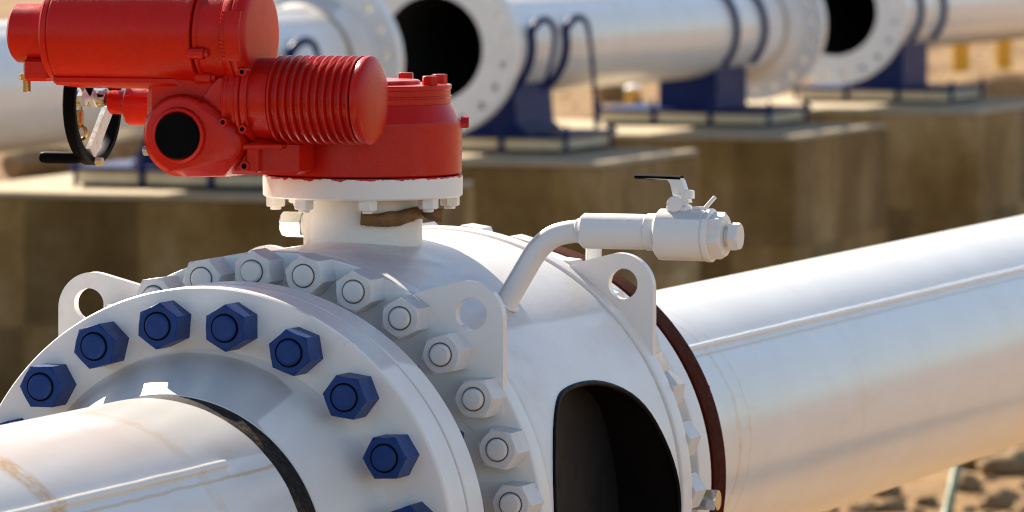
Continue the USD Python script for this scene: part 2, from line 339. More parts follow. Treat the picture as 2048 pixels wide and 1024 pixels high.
# ---------------------------------------------------------------- near pipe with its weld-neck flange
near = thing('pipe', 'white pipe in the foreground bottom left, bolted to the valve with blue nuts', 'pipe', (-2.0, 0, 0.0))
part(near, 'flange', lathe([(0.165, 0.30), (0.165, 0.484), (0.160, 0.490), (0.076, 0.490), (0.0715, 0.4875), (0.070, 0.483), (0.070, 0.376), (0.066, 0.3685), (0.058, 0.362), (0.046, 0.3565), (0.030, 0.351), (-0.085, 0.3085), (-0.098, 0.3055), (-0.100, 0.298), (0.165, 0.30)], seg=192), 'white', smooth=25)
part(near, 'bare_band', lathe([(-0.096, 0.3035), (-0.16, 0.3030), (-0.186, 0.3025)], seg=160), 'bare', smooth=30, label='dark bare steel band between flange and coating')
th = np.linspace(0, 2*np.pi, 160, endpoint=False)
edge = -0.180 + 0.006*(meshkit.fbm(np.c_[np.cos(th)*5, np.sin(th)*5, th*0], 3, 5)-0.5)*2
def barrel_with_edge(x_far, x_edge, R, xs):
    v, n = [], len(th)
    ring = np.c_[np.sin(th), np.cos(th)]
    rows = [(x_edge+0.003*np.sign(x_far-x_edge.mean())*0, R-0.004), (x_edge, R-0.0012), (x_edge+np.sign(x_far-x_edge.mean())*0.004, R)] + [(np.full(n, x), R) for x in xs]
    for x, r in rows: v.append(np.c_[np.broadcast_to(x, (n,)), r*ring])
    v = np.vstack(v); f = []
    for i in range(len(rows)-1):
        for j in range(n):
            k = (j+1) % n; f += [(i*n+j, i*n+k, (i+1)*n+k), (i*n+j, (i+1)*n+k, (i+1)*n+j)]
    return fix(trimesh.Trimesh(v, f, process=False))
part(near, 'barrel', barrel_with_edge(-5, edge, 0.305, [-0.5, -1, -2, -4.0, -6.5]), 'pipe_near', smooth=30)
def weld(x0, x1, ang, r=0.0075, axis_y=0.0, axis_z=0.0, seed=1, R=0.305, sub=0.02, wob=0.7):
    xs = np.arange(x0, x1, sub); w = (meshkit.fbm(np.c_[xs*9, xs*0+seed, xs*0], 3, seed)-0.5)*wob
    P = np.c_[xs, axis_y + (R+0.0005)*np.sin(ang+w*0.006), axis_z + (R+0.0005)*np.cos(ang+w*0.006)]
    return tube(P, r*(1+0.25*w), 10, 1)
part(near, 'weld_seam', weld(-6.4, -0.366, -0.815, r=0.0095), 'pipe_near', smooth=40)
turns = [30, 14, 5, 0, -10, -22, 28, 10, 40, 12, 25, 50, 3, 17, 33, 8, 21, 44, 9, 15]
A1, A2 = 0.781, 0.048
for k in range(20):
    nut_with_stud(near, 0.0702, 0.002, RB, A1 - k*2*math.pi/20, 0.0755, 0.0235, 0.006, 'blue', math.radians(turns[k]+30))
    nut_with_stud(near, 0.2555, 0.325, RB, A1 - k*2*math.pi/20, 0.0755, 0.0225, 0.02, 'blue', math.radians(turns[-k]))

# ---------------------------------------------------------------- far pipe
far = thing('pipe', 'white pipe leaving the valve towards the right edge, behind a rusty brown flange', 'pipe', (4.0, 0, 0.0))
part(far, 'flange', bevel_ring(1.643, 1.730, 0.30, 0.490, 0.004), 'rust', label='rusty brown unpainted flange')
part(far, 'hub', lathe([(1.731, 0.376), (1.74, 0.362), (1.77, 0.351), (1.885, 0.3085), (1.90, 0.3055), (1.905, 0.29)], seg=128), 'white')
part(far, 'bare_band', lathe([(1.90, 0.3035), (1.99, 0.3028)], seg=128), 'bare')
part(far, 'barrel', barrel_with_edge(9, 1.98 - (edge+0.18), 0.305, [2.3, 3, 5, 8, 13.0]), 'pipe_far')
part(far, 'weld_seam', weld(2.05, 12.9, -0.785, r=0.0080, seed=4, wob=0.4), 'pipe_far', smooth=40)
for k in range(20):
    nut_with_stud(far, 1.7305, 1.80, RB, 0.70 - k*2*math.pi/20, 0.0755, 0.0225, 0.02, 'blue', math.radians(turns[k]))

# ---------------------------------------------------------------- the valve
valve = thing('ball_valve', 'large white ball valve with rings of white nuts, carrying the red actuator', 'valve', (0.90, 0, 0.0))
def end_side(s):
    g = (lambda x: x) if s > 0 else sym
    part(valve, 'end_flange', bevel_ring(*sorted((g(0.172), g(0.2545))), 0.30, 0.490, 0.005), 'white', label=None)
    part(valve, 'flange_gasket', bevel_ring(*sorted((g(0.1575 if s < 0 else 0.1655), g(0.1715))), 0.30, 0.474, 0.001), 'seam' if s > 0 else 'stain')
    part(valve, 'end_neck', fix(lathe([(g(0.2540), 0.36), (g(0.262), 0.385), (g(0.30), 0.380), (g(0.40), 0.385), (g(0.428), 0.392), (g(0.441), 0.40)], seg=128)), 'white')
    part(valve, 'closure_flange', bevel_ring(*sorted((g(0.440), g(0.5005))), 0.34, 0.5350, 0.006), 'white')
    for k in range(30):
        nut_with_stud(valve, g(0.4402), g(0.366), R2, A2 - (k-4)*2*math.pi/30 if s > 0 else A2 + 0.06 - k*2*math.pi/30, 0.0705, 0.0205, 0.006 + 0.006*rng.random(), 'white_nut', rng.uniform(0, 1.05))
    x0, x1 = sorted((g(0.4372), g(0.4585)))
    for sg in (1, -1):
        # lifting lug: straight rise from the flange, rounded outer corner, straight drop back to the flange
        yc, zc, rr = 0.383, 0.415, 0.072
        arc = [(yc+rr*math.sin(t), zc+rr*math.cos(t)) for t in np.linspace(-0.28, math.pi/2, 16)]
        poly = [(0.20, 0.40), (0.283, 0.4635)] + arc + [(0.455, 0.235), (0.40, 0.20)]
        P = Polygon([(sg*y, z) for y, z in poly]).buffer(0).difference(Point(sg*0.391, 0.425).buffer(0.031, 24))
        lug = man(extrude_x(P, x0, x1))
        part(valve, 'lifting_lug', lug, 'white', smooth=30)
    return
end_side(1); end_side(-1)
# barrel with the black recess in its side
prof = [(0.503, 0.30), (0.503, 0.524), (0.506, 0.5285), (0.514, 0.5310), (0.70, 0.5325), (0.90, 0.5335), (1.10, 0.5325), (1.286, 0.5310), (1.294, 0.5285), (1.297, 0.524), (1.297, 0.30)]
pp = []
for i in range(len(prof)-1):
    n = 12 if abs(prof[i+1][0]-prof[i][0]) > 0.1 else 1
    for t in np.arange(n)/n: pp.append(tuple(np.array(prof[i])*(1-t)+np.array(prof[i+1])*t))
pp.append(prof[-1])
body = man(lathe(pp, seg=256, close=True))
ctrl = np.array([(0.512, -0.06), (0.514, 0.0), (0.524, 0.069), (0.557, 0.135), (0.619, 0.198), (0.693, 0.241), (0.760, 0.257), (0.86, 0.262), (0.981, 0.254), (1.097, 0.226), (1.169, 0.185), (1.215, 0.130), (1.252, 0.072), (1.277, 0.010), (1.285, -0.06)])
full = np.vstack([ctrl, [(x, -0.12-z) for x, z in ctrl[::-1][1:-1]]])
t = np.linspace(0, 1, len(full)+1); from scipy.interpolate import CubicSpline
cs = CubicSpline(np.arange(len(full)+1), np.vstack([full, full[:1]]), bc_type='periodic')
hp = cs(np.linspace(0, len(full), 160, endpoint=False))
hole = man(extrude_y(Polygon(hp).buffer(0), -0.8, -0.40))
part(valve, 'barrel', body - hole, 'white', smooth=25)
# black lining of the recess: its floor and its wall, 2 mm inside the white edge
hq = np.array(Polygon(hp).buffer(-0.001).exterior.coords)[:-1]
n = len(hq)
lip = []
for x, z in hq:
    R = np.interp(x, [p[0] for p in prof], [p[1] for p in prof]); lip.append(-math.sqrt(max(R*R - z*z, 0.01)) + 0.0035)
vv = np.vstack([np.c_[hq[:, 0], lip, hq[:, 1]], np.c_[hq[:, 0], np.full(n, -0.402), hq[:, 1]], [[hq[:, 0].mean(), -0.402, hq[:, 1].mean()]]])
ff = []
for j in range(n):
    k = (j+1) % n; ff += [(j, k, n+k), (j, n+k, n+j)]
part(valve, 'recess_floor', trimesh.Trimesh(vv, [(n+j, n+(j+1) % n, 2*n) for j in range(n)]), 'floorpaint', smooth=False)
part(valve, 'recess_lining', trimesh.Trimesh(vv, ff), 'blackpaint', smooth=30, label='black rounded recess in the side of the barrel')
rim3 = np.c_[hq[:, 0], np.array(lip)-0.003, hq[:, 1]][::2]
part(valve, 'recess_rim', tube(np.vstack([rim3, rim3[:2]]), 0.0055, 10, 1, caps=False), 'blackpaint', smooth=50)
# bonnet
SX, SY = 0.90, 0.003
part(valve, 'bonnet', fix(lathe([(0.45, 0.1175), (0.50, 0.1175), (0.56, 0.1175), (0.617, 0.1175)], (0, 0, 1), (SX, SY, 0), 96)), 'cream')
def wavy(z, amp): return z
part(valve, 'mounting_plate', fix(lathe([(0.618, 0.10), (0.618, 0.193), (0.621, 0.197), (0.655, 0.1975), (0.6605, 0.196), (0.662, 0.10)], (0, 0, 1), (SX, SY, 0), 128, close=True)), 'plate')
vd = math.atan2(-4.206, -11.05)    # direction from the stem towards the camera, in plan
for k in range(8):
    a = vd + math.radians(3) + k*math.pi/4
    c = (SX+0.172*math.cos(a), SY+0.172*math.sin(a), 0)
    b = part(valve, 'bolt', hexprism(0.0200, 0.6178, 0.598, (0, 0, 1), c, 0.3*k, ch=0.12), 'cream', smooth=25)
    part(b, 'washer', cyl(0.011, 0.5985, 0.592, (0, 0, 1), c, 20), 'cream')
# zinc plug on the left of the bonnet
pl = part(valve, 'plug', join(hexprism(0.027, 0.128, 0.172, (0, 1, 0), (SX, 0, 0.559), 0.2, ch=0.15, back=0.2)), 'chrome', smooth=25, label='bright zinc plug in the side of the bonnet')
part(pl, 'washer', cyl(0.026, 0.100, 0.127, (0, 1, 0), (SX, 0, 0.559), 32), 'cream')
# brown sealant rope wrapped round the bonnet
rope = []
for i, a in enumerate(np.linspace(math.radians(-2), math.radians(74), 12)):
    rope.append((SX+0.131*math.cos(vd+a), SY+0.131*math.sin(vd+a), 0.580-0.004*math.sin(i*0.5)+0.006*(i/11)))
rope += [(SX-0.03, SY-0.155, 0.5845), (SX-0.025, SY-0.176, 0.583)]
rp = tube(rope, 0.0150, 14, 8); rv = rp.vertices.copy(); nn = meshkit.fbm(rv*28, 3, 11)-0.5
rv[:, 2] += nn*0.016; rv[:, 0] += nn*0.008
part(valve, 'sealant_rope', trimesh.Trimesh(rv, rp.faces), 'clay', smooth=50, label='brown sealant rope round the bonnet')
# hex vent fitting low on the far end flange
fit_c = fit_p = np.array([1.43, -0.53, 0.0])
vf = part(valve, 'vent_fitting', hexprism(0.024, -0.40, -0.552, (0, 1, 0), (1.475, 0, -0.022), 0.1, ch=0.15), 'chrome', smooth=25)
# white stub behind the upper right lug
part(valve, 'vent_stub', cyl(0.0165, 0.36, 0.505, (0, 0, 1), (1.50, -0.275, 0), 28), 'white')

# ---------------------------------------------------------------- small vent valve
VX = 0.80
vent = thing('vent_valve', 'small white vent valve on a bent pipe, with a black-gripped lever', 'valve', (VX, -0.33, H+0.42))
ax = (0, -1, 0)
part(vent, 'bent_pipe', tube([(VX, -0.315, 0.392), (VX, -0.342, 0.437), (VX, -0.372, 0.487), (VX, -0.398, 0.526), (VX, -0.428, 0.551), (VX, -0.462, 0.561), (VX, -0.495, 0.5635)], 0.0222, 28, 10), 'white', smooth=40)
part(vent, 'weld_bead', tube([(VX+0.0245*math.cos(t), -0.330+0.021*math.sin(t), 0.4205+0.0125*math.sin(t)) for t in np.linspace(0, 2*math.pi, 40)], 0.0052, 8, 1), 'white', smooth=50)
zc = 0.5640
part(vent, 'collar', cyl(0.0245, 0.478, 0.4885, ax, (VX, 0, zc), 40), 'white')
part(vent, 'sleeve', fix(lathe([(0.488, 0), (0.488, 0.029), (0.494, 0.0345), (0.612, 0.0345), (0.616, 0.0335), (0.620, 0.0335), (0.622, 0.0360), (0.641, 0.0360), (0.643, 0.0345), (0.643, 0)], ax, (VX, 0, zc), 56)), 'white')
vb = part(vent, 'body', fix(lathe([(0.642, 0), (0.642, 0.042), (0.648, 0.0495), (0.738, 0.0500), (0.740, 0.0485), (0.7425, 0.0485), (0.7435, 0.0515), (0.752, 0.0515), (0.754, 0.0495), (0.754, 0)], ax, (VX, 0, zc-0.004), 64)), 'white')
hn = part(vent, 'hex_nut', hexprism(0.0465, 0.753, 0.779, ax, (VX, 0, zc-0.004), 0.25, ch=0.12), 'white', smooth=25)
part(vent, 'plug_neck', cyl(0.0185, 0.778, 0.800, ax, (VX, 0, zc-0.005), 32), 'white')
part(vent, 'plug', hexprism(0.0285, 0.789, 0.808, ax, (VX, 0, zc-0.005), 0.1, ch=0.2), 'white', smooth=25)
part(vent, 'stem_bracket', join(box(VX-0.020, VX+0.020, -0.706, -0.664, 0.6055, 0.617, 0.003), cyl(0.0155, -0.024, -0.019, (1, 0, 0), (VX, -0.682, 0.620), 28), cyl(0.013, 0.612, 0.640, (0, 0, 1), (VX, -0.690, 0), 24)), 'white')
part(vent, 'stem_nut', hexprism(0.0125, 0.630, 0.646, (0, 0, 1), (VX, -0.703, 0), 0.3), 'white', smooth=25)
lv = [(-0.676, 0.6245), (-0.694, 0.6245), (-0.708, 0.635), (-0.690, 0.670), (-0.684, 0.6735), (-0.640, 0.676), (-0.640, 0.672), (-0.668, 0.6685)]
lever = extrude_x(Polygon([(-0.678, 0.624), (-0.708, 0.622), (-0.694, 0.664), (-0.688, 0.671), (-0.612, 0.6715), (-0.612, 0.6680), (-0.664, 0.6655), (-0.670, 0.6580)]).buffer(0), VX-0.011, VX+0.011)
lp = part(vent, 'lever', lever, 'white')
grip = tube([(VX, -0.598, 0.6705), (VX, -0.648, 0.6700), (VX, -0.690, 0.6690)], 0.0050, 16, 6); gv = grip.vertices.copy(); gv[:, 0] = VX+(gv[:, 0]-VX)*2.6
part(lp, 'grip', trimesh.Trimesh(gv, grip.faces), 'black', smooth=50)
part(vent, 'latch', join(box(VX-0.005, VX+0.005, -0.744, -0.712, 0.609, 0.615, 0.002), tube([(VX, -0.735, 0.610), (VX, -0.757, 0.634)], 0.0042, 10, 1)), 'white')

# ---------------------------------------------------------------- red actuator
act = thing('actuator', 'red electric valve actuator with finned motor on top of the white valve', 'actuator', (SX, SY, H+0.662))
AX = 0.62; ya = (0, 1, 0)
def ycyl(r, y0, y1, z, x=AX, ch=0.003, seg=72): return cyl(r, y0, y1, ya, (x, 0, z), seg, ch)
ZB = 0.941
part(act, 'gear_case', fix(lathe([(0.6622, 0.05), (0.6622, 0.1915), (0.665, 0.1955), (0.760, 0.1955), (0.7665, 0.1945), (0.769, 0.191), (0.8005, 0.1765), (0.8015, 0.1735), (0.812, 0.1735), (0.814, 0.1755), (0.8165, 0.1755), (0.818, 0.1735), (0.8285, 0.1735), (0.8305, 0.1755), (0.8365, 0.1755), (0.8385, 0.174), (0.8395, 0.10), (0.8395, 0.0)], (0, 0, 1), (SX, SY, 0), 144)), 'red')
part(act, 'top_cover', fix(lathe([(0.839, 0.132), (0.845, 0.132), (0.847, 0.129), (0.847, 0)], (0, 0, 1), (SX, SY+0.02, 0), 96)), 'red')
for k in range(8):
    a = vd + math.radians(58) + k*math.pi/4*0.98
    part(act, 'cover_bolt', hexprism(0.0158, 0.839, 0.857, (0, 0, 1), (SX+0.155*math.cos(a), SY+0.155*math.sin(a), 0), 0.35*k, ch=0.12), 'red', smooth=25)
for a in (vd+math.radians(91), vd-math.radians(88)):
    d = (math.cos(a), math.sin(a), 0)
    part(act, 'side_screw', hexprism(0.0125, 0.193, 0.209, d, (SX, SY, 0.7635), 0.2), 'red', smooth=25)
# worm box reaching from the gear case to the gearbox in front of it
def hull_part(*ms): return trimesh.Trimesh(*hull(np.vstack([m.vertices for m in ms])))
xa = (1, 0, 0)
bump_ = cyl(0.080, 0.535, 0.70, xa, (0, 0.242, 0.748), 64, 0.012)
part(act, 'gearbox', hull_part(bump_, cyl(0.052, 0.545, 0.70, xa, (0, 0.170, 0.735), 48, 0.01), box(0.56, 0.74, 0.155, 0.17, 0.668, 0.79, 0.006)), 'red')
part(act, 'gearbox_front', fix(lathe([(0.540, 0.0560), (0.531, 0.0550), (0.526, 0.0525), (0.5245, 0.0480), (0.526, 0.0455), (0.535, 0.0440)], xa, (0, 0.242, 0.748), 64)), 'red')
part(act, 'cable_entry', fix(lathe([(0.535, 0.0450), (0.521, 0.0450), (0.5185, 0.0430), (0.5185, 0.0)], xa, (0, 0.242, 0.748), 64)), 'black', label='round black cable entry cap')
part(act, 'worm_housing', hull_part(box(0.585, 0.80, 0.095, 0.20, 0.672, 0.742, 0.008), box(0.62, 0.82, 0.03, 0.10, 0.672, 0.735, 0.006)), 'red')
part(act, 'worm_rib', hull_part(box(0.558, 0.59, 0.10, 0.205, 0.722, 0.733, 0.003), box(0.585, 0.66, 0.05, 0.11, 0.722, 0.733, 0.003)), 'red')
part(act, 'worm_flange', box(0.565, 0.70, 0.092, 0.117, 0.676, 0.728, 0.004), 'red')
part(act, 'shaft_housing', hull_part(box(0.672, 0.845, 0.20, 0.372, 0.752, 0.838, 0.012), box(0.672, 0.74, 0.18, 0.330, 0.745, 0.868, 0.012)), 'red')
part(act, 'center_block', hull_part(box(0.567, 0.68, 0.17, 0.325, 0.782, 0.880, 0.012), box(0.567, 0.68, 0.17, 0.312, 0.765, 0.79, 0.01)), 'red')
part(act, 'step_block', hull_part(cyl(0.058, 0.17, 0.215, ya, (AX, 0, 0.797), 48, 0.006), box(0.555, 0.685, 0.125, 0.175, 0.735, 0.868, 0.010)), 'red')
for y0, y1, r in ((0.155, 0.146, 0.083), (0.131, 0.120, 0.087), (0.1185, 0.104, 0.0885)):
    part(act, 'motor_flange', ycyl(r, y1, y0, 0.817), 'red')
part(act, 'motor_neck', ycyl(0.080, 0.064, 0.160, 0.817), 'red')
for (y, z) in ((0.110, 0.762), (0.110, 0.872), (0.150, 0.775)):
    c = part(act, 'lug_screw', cyl(0.0085, 0.5305, 0.56, xa, (0, y, z), 20), 'red')
    part(c, 'socket', cyl(0.0045, 0.5300, 0.54, xa, (0, y, z), 16, 0.0005), 'black')
s = part(act, 'worm_screw', cyl(0.010, 0.560, 0.58, xa, (0, 0.118, 0.690), 24), 'red'); part(s, 'socket', cyl(0.0055, 0.5595, 0.57, xa, (0, 0.118, 0.690), 16, 0.0005), 'black')
part(act, 'motor_core', ycyl(0.0770, -0.110, 0.10, 0.817), 'red')
for k in range(11):
    y = 0.060 - k*0.0162
    part(act, 'fin', fix(lathe([(y-0.0046, 0.0760), (y-0.0026, 0.0846), (y-0.0016, 0.0858), (y+0.0016, 0.0858), (y+0.0026, 0.0846), (y+0.0046, 0.0760)], ya, (AX, 0, 0.817), 96)), 'red', smooth=40)
part(act, 'motor_cap', fix(lathe([(-0.108, 0.084), (-0.116, 0.0862), (-0.122, 0.0855), (-0.1255, 0.0825), (-0.130, 0.070), (-0.1335, 0.045), (-0.1350, 0.0)], ya, (AX, 0, 0.817), 96)), 'red')
# upper housing
part(act, 'housing', fix(lathe([(0.516, 0.0), (0.516, 0.098), (0.511, 0.1005), (0.420, 0.1005), (0.30, 0.1015), (0.232, 0.102), (0.229, 0.1035), (0.217, 0.1035), (0.215, 0.101), (0.213, 0.0)], ya, (AX, 0, ZB), 120)), 'red')
part(act, 'housing_flange', fix(lathe([(0.534, 0.0), (0.534, 0.0935), (0.530, 0.0965), (0.5195, 0.0975), (0.517, 0.0945), (0.515, 0.094)], ya, (AX, 0, ZB), 120)), 'red')
part(act, 'housing_base', hull_part(box(0.560, 0.68, 0.26, 0.520, 0.842, 0.862, 0.006), box(0.575, 0.66, 0.24, 0.47, 0.836, 0.85, 0.004)), 'red')
part(act, 'left_cap', hull_part(cyl(0.0585, 0.532, 0.620, ya, (AX, 0, ZB), 64, 0.006)), 'red')
part(act, 'left_cap_foot', box(AX-0.045, AX+0.035, 0.533, 0.590, 0.848, 0.892, 0.006), 'red')
part(act, 'right_cover', fix(lathe([(0.212, 0.0), (0.212, 0.096), (0.209, 0.0985), (0.205, 0.0985), (0.201, 0.094), (0.155, 0.096), (0.148, 0.101), (0.141, 0.1035), (0.136, 0.1035), (0.1335, 0.101)], ya, (AX, 0, ZB), 120)), 'red')
part(act, 'end_cover', fix(lathe([(0.133, 0.0), (0.133, 0.1020), (0.128, 0.1055), (0.120, 0.1060), (0.112, 0.1020), (0.106, 0.094), (0.103, 0.083), (0.102, 0.0)], ya, (AX, 0, ZB), 120)), 'red')
for a in (200, 236, 300, 340):
    t = math.radians(a); c = (AX+0.098*math.cos(t), 0, ZB+0.098*math.sin(t))
    b = part(act, 'cover_lug', cyl(0.012, 0.186, 0.219, ya, c, 24), 'red'); part(b, 'screw', hexprism(0.008, 0.1855, 0.178, ya, c, 0.1*a, ch=0.1), 'red', smooth=25)
# raised panel on the end cover facing the camera side, with a column of small ribs
pan = cyl(0.1085, 0.110, 0.150, ya, (AX, 0, ZB), 96, 0.002)
sect = man(pan) ^ man(box(AX-0.2, AX-0.02, 0.0, 0.2, ZB-0.048, ZB+0.048))
pnl = part(act, 'end_panel', sect, 'red')
for k in range(12):
    z = ZB+0.040-k*0.0073; x = AX-math.sqrt(0.1085**2-(z-ZB)**2)
    part(pnl, 'panel_rib', box(x-0.0014, x+0.004, 0.140, 0.148, z-0.0018, z+0.0018, 0.0005), 'red')
# handwheel shaft
part(act, 'shaft_collar', fix(lathe([(0.350, 0.0), (0.350, 0.0405), (0.456, 0.039), (0.460, 0.0365), (0.463, 0.0315), (0.463, 0.0)], ya, (0.80, 0, 0.7945), 64)), 'red')
part(act, 'shaft_nose', ycyl(0.0240, 0.461, 0.500, 0.8005, x=0.80), 'red')
part(act, 'brass_gland', join(cyl(0.008, 0.851, 0.826, (0, 0, 1), (AX-0.02, 0.592, 0), 20), hexprism(0.0115, 0.862, 0.850, (0, 0, 1), (AX-0.02, 0.596, 0), 0.2)), 'brass', label='small brass gland under the left cap')
for z, r in ((0.772, 0.014), (0.748, 0.012), (0.726, 0.013)):
    part(act, 'side_boss', cyl(r, 0.310, 0.335, ya, (0.60, 0, z), 24), 'red')
part(act, 'drain_screw', cyl(0.009, 0.315, 0.344, ya, (0.60, 0, 0.714), 20), 'chrome')

# ---------------------------------------------------------------- handwheel
WY, WZ = 0.539, 0.7985
WX = 0.80
wheel = thing('handwheel', 'black handwheel with a crank knob on the left of the red actuator', 'handwheel', (WX, WY, H+0.676))
rim_prof = [(0.0125, 0.1085), (0.013, 0.118), (0.009, 0.1235), (-0.009, 0.1235), (-0.013, 0.118), (-0.0125, 0.1085), (-0.008, 0.1060), (0.008, 0.1060)]
part(wheel, 'rim', fix(lathe(rim_prof, ya, (WX, WY, WZ), 96, close=True)), 'black', smooth=35)
part(wheel, 'hub', cyl(0.0185, -0.034, 0.044, ya, (WX, WY, WZ+0.010), 36), 'chrome')
for (xa_, za_), (xb_, zb_), w in (((0.070, -0.005), (-0.028, -0.101), 0.016), ((-0.070, 0.005), (0.028, 0.101), 0.016), ((0.0, 0.0), (-0.085, 0.060), 0.012)):
    d = np.array([xb_-xa_, 0, zb_-za_]); d /= np.linalg.norm(d); q = np.array([-d[2], 0, d[0]]); pts = []
    for e in ((xa_, za_), (xb_, zb_)):
        for sw in (-1, 1):
            for y in (-0.012, -0.002): pts.append(np.array([WX+e[0], WY+y, WZ+e[1]]) + q*w*sw)
    part(wheel, 'spoke', trimesh.Trimesh(*hull(pts)), 'zinc')
kb = part(wheel, 'crank_knob', fix(lathe([(0.0, 0.0), (0.0, 0.0105), (0.012, 0.0122), (0.072, 0.0122), (0.082, 0.0105), (0.086, 0.006), (0.086, 0.0)], ya, (0.745, WY+0.004, 0.6915), 32)), 'black')
part(kb, 'knob_bolt', hexprism(0.009, WY-0.030, WY-0.016, ya, (0.780, 0, 0.6825), 0.3), 'chrome', smooth=25)
lock = thing('padlock', 'small brass padlock hanging inside the black handwheel', 'padlock', (0.77, 0.556, H+0.7235))
part(lock, 'lock_body', box(0.758, 0.776, 0.546, 0.570, 0.7545, 0.7855, 0.003), 'brass')
part(lock, 'shackle', tube([(0.767, 0.550, 0.7845), (0.767, 0.550, 0.8005), (0.767, 0.558, 0.8105), (0.767, 0.566, 0.8005), (0.767, 0.566, 0.7845)], 0.003, 10, 6), 'chrome')
part(lock, 'keyring', tube([(0.767, 0.549+0.010*math.cos(t), 0.7405+0.013*math.sin(t)) for t in np.linspace(0, 6.2, 16)], 0.004, 8, 2), 'brass')

# ---------------------------------------------------------------- background row of pipes
BY, BZ = 7.30, 0.33
def spool(label, x0, x1, f0, f1, phase0, phase1, BZ):
    t = thing('pipe', label, 'pipe', ((x0+x1)/2, BY, 0.0), 'row of background pipes')
    c = (0, BY, BZ)
    part(t, 'barrel', fix(lathe([(x0+0.10, 0.3045), (x1-0.10, 0.3045)], at=c, seg=128)), 'pipe_back')
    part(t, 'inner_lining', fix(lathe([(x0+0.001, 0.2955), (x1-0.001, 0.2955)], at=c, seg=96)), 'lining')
    for on, xe, s, ph in ((f0, x0, 1, phase0), (f1, x1, -1, phase1)):
        if not on: continue
        ring = man(bevel_ring(*sorted((xe, xe+s*0.095)), 0.296, 0.490, 0.006, at=c))
        for k in range(20):
            p = polar(RB, ph - k*2*math.pi/20) + np.array([0, BY, BZ])
            ring = ring - man(cyl(0.023, xe-0.05, xe+0.15 if s > 0 else xe-0.15, xa, p, 20, 0.0) if s > 0 else cyl(0.023, xe-0.15, xe+0.05, xa, p, 20, 0.0))
        part(t, 'flange', ring, 'white', smooth=30)
        part(t, 'hub', fix(lathe([(xe+s*0.094, 0.372), (xe+s*0.10, 0.362), (xe+s*0.125, 0.350), (xe+s*0.24, 0.308), (xe+s*0.255, 0.3055)], at=c, seg=128)), 'white')
        part(t, 'bare_band', fix(lathe([(xe+s*0.253, 0.3055), (xe+s*0.262, 0.3064), (xe+s*0.325, 0.3064), (xe+s*0.334, 0.3040)], at=c, seg=128)), 'stain')
    part(t, 'weld_seam', weld(x0+0.4, x1-0.4, -0.35, axis_y=BY, axis_z=BZ, seed=int(x1), R=0.3045, sub=0.05), 'pipe_back')
    return t
spool('white flanged pipe at the upper left, passing behind the red actuator', 4.0, 19.35, False, True, 0, -1.15, 0.29)
spool('white flanged pipe at top centre with its open black bore facing the camera', 21.10, 27.16, True, True, -1.15, -1.50, 0.318)
spool('white flanged pipe at the top right, running out of the frame', 29.00, 44.0, True, False, -1.73, 0, 0.362)

# ---------------------------------------------------------------- concrete blocks
TOP = -0.285
def block(label, x0, x1, y0, y1, top=TOP):
    v = np.array(box(x0, x1, y0, y1, -H-0.5, top, 0.02).vertices)
    t = thing('concrete_block', label, 'concrete block', ((x0+x1)/2, (y0+y1)/2, 0.0), 'concrete blocks carrying the background pipes')
    part(t, 'plinth', box(x0, x1, y0, y1, -H-0.5, top-0.030, 0.012), 'concrete', smooth=False)
    part(t, 'sunlit_top', box(x0+0.006, x1-0.006, y0+0.006, y1-0.006, top-0.0295, top, 0.012), 'sunlit_top', smooth=False)  # thin paler layer added so the block top looks sunlit
    nb = max(2, int(round((y1-y0)/0.75)))
    return t
BLK = [('brown concrete block on the left, under the pipe behind the red actuator', 16.9, 18.75, 6.2, 8.45),
       ('brown concrete block directly right of the white neck, under the open pipe end', 20.79, 22.55, 6.2, 8.45),
       ('brown concrete block behind the small vent valve, second from the right', 24.41, 26.45, 6.2, 8.45),
       ('brown concrete block at the right edge, farthest from the camera', 28.68, 31.2, 6.2, 8.45)]
for b in BLK: block(*b)

